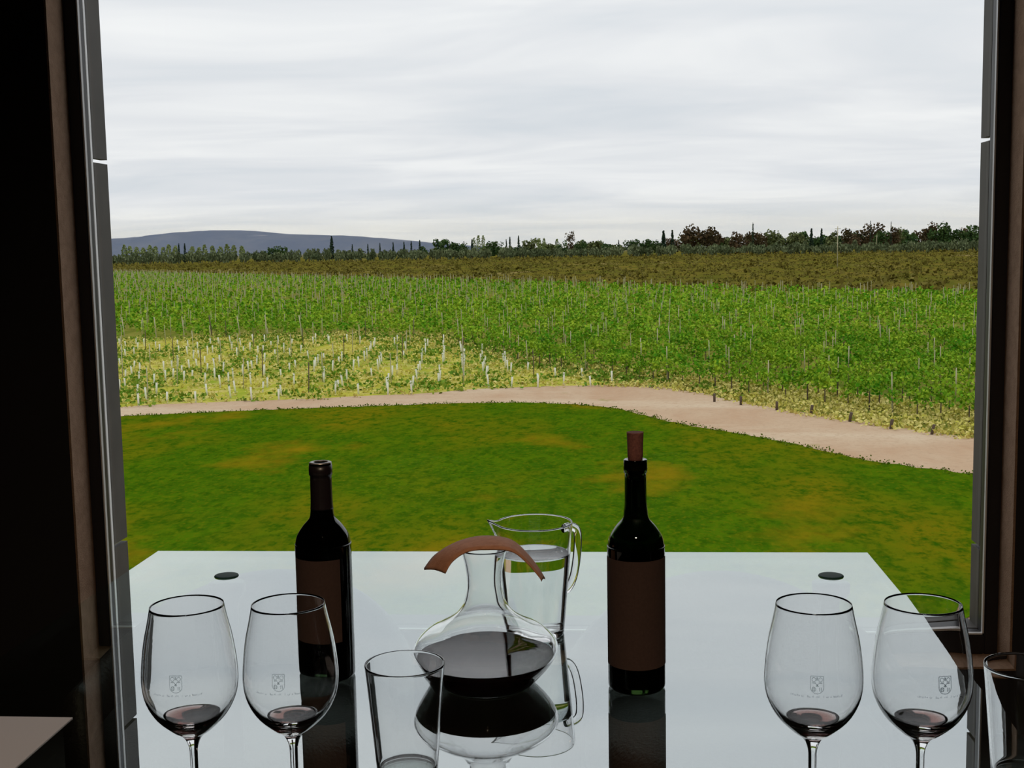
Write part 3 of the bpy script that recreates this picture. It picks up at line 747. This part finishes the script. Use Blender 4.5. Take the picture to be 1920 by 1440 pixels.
for (x0, y0), (x1, y1) in zip(front_c, front_c[1:]):
    if x1 < 1: continue
    for _ in range(int(math.hypot(x1 - x0, y1 - y0) * 60)):
        t_ = R5.random(); o_ = R5.uniform(-.4, 7.5); strip_pts.append((x0 + (x1 - x0) * t_ + o_ * .75, y0 + (y1 - y0) * t_ + o_ * .65))
tufts('path_edge_grass', strip_pts, 6, .28, .24, .18, M['drygrass'], 'dry grass along the path at the foot of the grapevines', 'grass')
lp = []
for (x0, y0), (x1, y1) in zip(lawn_c, lawn_c[1:]):
    for _ in range(int(math.hypot(x1 - x0, y1 - y0) * 9)):
        t_ = R5.random(); lp.append((x0 + (x1 - x0) * t_ + R5.gauss(0, .16), y0 + (y1 - y0) * t_ + R5.gauss(-.08, .16)))
tufts('lawn_edge_tufts', [p for p in lp if in_view(*p)], 7, .13, .12, .09, M['edgegrass'], 'short green tufts along the ragged lawn edge', 'grass')

# ---- scrub
SB = []; R6 = random.Random(6)
while len(SB) < 8500:
    y = 150 + 780 * R6.random() ** 1.15; x = y * R6.uniform(-.48, .345)
    if not inside(x, y, MATURE) and y > 150: SB.append((x, y))
C = []; S = []
for x, y in SB:
    n = 9; w_ = (R6.uniform(.35, .9) if R6.random() < .93 else R6.uniform(1.2, 2.0)) * (.75 + y * .0007); hh = w_ * R6.uniform(.5, .8)
    C.append(np.stack([x + RNG.normal(0, w_ * .55, n), y + RNG.normal(0, w_ * .55, n), GZ - .2 + RNG.uniform(.05, 1, n) * hh], 1)); S.append(RNG.uniform(.6, 1.2, n) * w_ * .75)
tag(link('scrub_bushes', quads_mesh('scrub_bushes', np.concatenate(C), np.concatenate(S), M['scrubleaf'], up=.8)), 'low olive-brown scrub covering the land behind the vineyard', 'scrub', kind='stuff')

# ---- trees
def tree_mesh(kind, rng, mat):
    """unit tree: height 1, crown half-width 1"""
    def tr(h0, r): 
        V = []; F = []
        for z, q in ((-.02, r), (h0, r * .6)):
            for a in range(5): V.append((q * cos(a * 2 * pi / 5), q * sin(a * 2 * pi / 5), z))
        for a in range(5): F.append((a, (a + 1) % 5, 5 + (a + 1) % 5, 5 + a))
        return V, F
    if kind == 'round':
        C = []
        for _ in range(13):
            c = np.array((rng.uniform(-.7, .7), rng.uniform(-.7, .7), rng.uniform(.22, .80))); r = rng.uniform(.34, .55)
            v = rng.normal(size=(34, 3)); v /= np.linalg.norm(v, axis=1, keepdims=True); v *= rng.uniform(.55, 1.05, (34, 1))
            C.append(c + v * np.array((r, r, r * .42)))
        C = np.concatenate(C); C[:, 2] = np.clip(C[:, 2], .12, 1.0); S = rng.uniform(.20, .36, len(C))
        return C, S, tr(.6, .07)
    if kind == 'bush':
        C = []
        for _ in range(6):
            c = np.array((rng.uniform(-.6, .6), rng.uniform(-.6, .6), rng.uniform(.3, .68))); r = rng.uniform(.3, .5)
            v = rng.normal(size=(26, 3)); v /= np.linalg.norm(v, axis=1, keepdims=True); C.append(c + v * np.array((r, r, .28)))
        C = np.concatenate(C); C[:, 2] = np.clip(C[:, 2], .0, 1.0)
        return C, rng.uniform(.22, .4, len(C)), tr(.3, .06)
    n = 280; z = rng.uniform(.06 if kind == 'spire' else .12, 1, n)
    prof = (1 - z) ** .75 * np.minimum(1, z * 6 + .3) if kind == 'spire' else np.sin(np.clip(z, 0, 1) * pi * .93 + .1) ** .7 * .9 + .05
    a = rng.uniform(0, 2 * pi, n); q = prof * rng.uniform(.5, 1.0, n)
    return np.stack([q * cos_(a), q * sin_(a), z * .97], 1), rng.uniform(.45, .8, n), tr(.4, .10)
cos_, sin_ = np.cos, np.sin
def real_tree(kind, rng, mat, hgt, half):
    C, S, (tv, tf) = tree_mesh(kind, rng, mat)
    C = C * np.array((half, half, hgt)); tv = [(x * half, y * half, z * hgt) for x, y, z in tv]
    S = S * (half if kind in ('round', 'bush') else max(half, 1.0)) * (1.0 if kind != 'poplar' else .8)
    return quads_mesh('tree', C, S, [M[mat], M['bark']], up=.5, rng=rng, extra=(tv, tf))
KINDS = {'brown': ('round', 'brownleaf', 'rusty_tree', 'broad rusty brown tree in the line along the horizon'),
         'pale': ('round', 'paleleaf', 'pale_tree', 'broad pale green tree in the line along the horizon'),
         'green': ('round', 'greenleaf', 'green_tree', 'broad dark green tree in the line along the horizon'),
         'conifer': ('spire', 'coniferleaf', 'cypress_tree', 'small slim dark cypress in the line along the horizon'),
         'poplar': ('poplar', 'poplarleaf', 'poplar_tree', 'slender pale green poplar standing before the hill ridge')}
TREES = [('brown', 64, 1040, 25.4, 9.9), ('brown', 84, 1040, 24.2, 9.0), ('brown', 76, 1040, 22.1, 8.1), ('brown', 104, 1040, 19.8, 6.8), ('brown', 113, 1040, 18.7, 6.8), ('brown', 125, 1040, 18.5, 6.8), ('brown', 196, 1040, 22.9, 7.7), ('brown', 205, 1040, 20.5, 6.8), ('brown', 215, 1040, 25.1, 7.7), ('brown', 231, 1040, 21.7, 6.8), ('brown', 260, 1040, 23.8, 8.1), ('brown', -34, 1040, 21.5, 5.0),
 ('pale', 142, 1080, 19.6, 8.5), ('pale', 157, 1080, 18.9, 8.5), ('pale', 166, 1080, 17.3, 6.6), ('pale', 247, 1080, 19.9, 6.6), ('pale', 190, 1080, 19.6, 7.0), ('pale', -68, 1080, 16.2, 8.0), ('pale', -54, 1080, 15.0, 7.0), ('pale', -21, 1080, 13.9, 8.5), ('pale', -12, 1080, 13.3, 7.0),
 ('green', 270, 1020, 23.2, 8.4), ('green', 280, 1020, 18.8, 7.5), ('green', 290, 1020, 21.5, 8.9), ('green', 241, 1020, 17.8, 6.7), ('green', 218, 1020, 18.2, 6.7), ('green', 261, 1020, 18.7, 6.7), ('green', -134, 1020, 19.2, 7.5), ('green', -142, 1020, 16.7, 5.8), ('green', -123, 1020, 15.9, 5.3), ('green', -94, 1020, 15.0, 4.4), ('green', -101, 1020, 14.6, 5.3), ('green', -41, 1020, 14.4, 4.9), ('green', 20, 1020, 14.2, 5.3), ('green', 29, 1020, 13.6, 5.8), ('green', 37, 1020, 13.9, 4.9), ('green', -3, 1020, 12.8, 5.3), ('green', 15, 1020, 13.0, 4.4), ('green', -25, 1020, 14.6, 5.3), ('green', -289, 1020, 12.7, 7.5), ('green', -278, 1020, 13.0, 7.5),
 ('conifer', 42, 1000, 20.0, 3.0), ('conifer', 49, 1000, 20.3, 2.4), ('conifer', 113, 1000, 25.4, 1.5), ('conifer', 159, 1000, 19.5, 2.6), ('conifer', 167, 1000, 19.3, 2.2), ('conifer', 221, 1000, 23.8, 1.1), ('conifer', -82, 1000, 17.2, 1.7), ('conifer', -75, 1000, 18.4, 1.7), ('conifer', -229, 1000, 20.8, 2.6), ('conifer', -358, 1000, 17.1, 1.5), ('conifer', -353, 1000, 17.0, 1.7), ('conifer', -156, 1000, 16.0, 1.7), ('conifer', -163, 1000, 15.7, 1.5), ('conifer', -141, 1000, 15.7, 1.3), ('conifer', -113, 1000, 16.1, 1.7), ('conifer', -169, 1000, 14.9, 1.5), ('conifer', -178, 1000, 14.7, 1.5), ('conifer', -189, 1000, 14.4, 1.3), ('conifer', -199, 1000, 13.7, 1.3), ('conifer', -212, 1000, 13.5, 1.3), ('conifer', -85, 1000, 15.5, 1.3), ('conifer', 6, 1000, 13.0, 1.3), ('conifer', 205, 1000, 24.9, 1.1),
 ('poplar', -425, 1050, 17.0, 3.0), ('poplar', -420, 1050, 16.0, 3.0), ('poplar', -414, 1050, 15.0, 3.0), ('poplar', -408, 1050, 14.0, 3.0), ('poplar', -402, 1050, 16.3, 3.0), ('poplar', -397, 1050, 15.3, 3.0), ('poplar', -390, 1050, 14.3, 3.0), ('poplar', -385, 1050, 16.6, 3.0), ('poplar', -379, 1050, 15.6, 3.0), ('poplar', -364, 1050, 14.5, 3.0), ('poplar', -358, 1050, 13.5, 3.0), ('poplar', -353, 1050, 15.8, 3.0), ('poplar', -346, 1050, 14.8, 3.0), ('poplar', -339, 1050, 13.8, 3.0), ('poplar', -333, 1050, 16.0, 3.0), ('poplar', -327, 1050, 15.1, 3.0), ('poplar', -320, 1050, 14.1, 3.0), ('poplar', -113, 1050, 19.5, 2.3), ('poplar', -109, 1050, 19.5, 2.1), ('poplar', -117, 1050, 17.8, 2.1), ('poplar', -61, 1050, 15.9, 2.3), ('poplar', -57, 1050, 16.2, 2.1), ('poplar', -46, 1050, 15.1, 2.1)]
fr = random.Random(31)
for b_ in np.arange(.045, .30, .0085):            # lower trees closing the gaps of the line
    TREES.append((fr.choice(('brown', 'pale', 'green', 'green')), round(b_ * 1110 + fr.uniform(-3, 3)), 1110, fr.uniform(14, 19), fr.uniform(6, 8.5)))
for b_ in np.arange(-.155, .045, .0125):
    TREES.append((fr.choice(('pale', 'green', 'green')), round(b_ * 1110 + fr.uniform(-3, 3)), 1110, fr.uniform(10, 13), fr.uniform(5, 7)))
trng = np.random.default_rng(21)
for k, x, y, hgt, half in TREES:
    shp, mat, nm, lab = KINDS[k]
    g = link(nm, real_tree(shp, trng, mat, hgt, half), None, (x, y, GZ - .2)); g.rotation_euler.z = random.uniform(0, 6)
    if k == 'conifer' and x == -229: tag(g, 'tallest dark cypress standing alone before the fading end of the hill', 'tree')
    elif k == 'brown' and x == -34: tag(g, 'lone dark rusty tree rising above the middle of the horizon', 'tree')
    elif k == 'poplar' and x > -200: tag(g, 'slender pale poplar beside the dark green tree on the horizon', 'tree', 'poplars beside the dark green trees')
    else: tag(g, lab, 'tree', {'brown': 'rusty trees along the horizon', 'pale': 'pale broad trees along the horizon', 'green': 'dark green trees along the horizon', 'conifer': 'slim cypresses along the horizon', 'poplar': 'pale poplars before the hill'}[k])
olive_me = [real_tree('bush', trng, 'olive', 1.0, 1.0) for _ in range(5)]
R8 = random.Random(8); f = 0.0; i = 0
while f < 1.0:
    for row in (0, 1):
        y = 985 - 130 * f + row * 35 + R8.uniform(-18, 18); b = -.455 + .775 * (f + R8.uniform(-.004, .004)); x = b * y
        hh = R8.uniform(6.0, 9.5) + (1.2 if f < .35 else 0); w_ = R8.uniform(3.2, 5.4)
        g = link('olive_tree', olive_me[i % 5], None, (x, y, GZ - .25)); g.scale = (w_, w_, hh); g.rotation_euler.z = R8.uniform(0, 6); i += 1
        tag(g, 'low grey-green olive tree in the hedge-like row behind the scrubland', 'tree', 'olive trees behind the scrubland')
    f += R8.uniform(.007, .0135)

# ---- utility poles
def pole(x, y, hgt, label, r0=.16):
    g = px_obj('utility_pole', (x, y, GZ - .2), label, 'pole')
    link('shaft', tube_mesh('shaft', [(0, 0, -.3), (0, 0, hgt * .5), (0, 0, hgt)], [r0, r0 * .85, r0 * .65], M['post'], 8), g)
    link('crossarm', box_mesh('crossarm', -.9, .9, -.07, .07, hgt - .9, hgt - .72, M['post']), g)
pole(72.9, 406.0, 13.2, 'tall pale utility pole standing in the scrubland')
pole(210, 1000, 13.0, 'small distant utility pole beside the row of olive trees', .3)
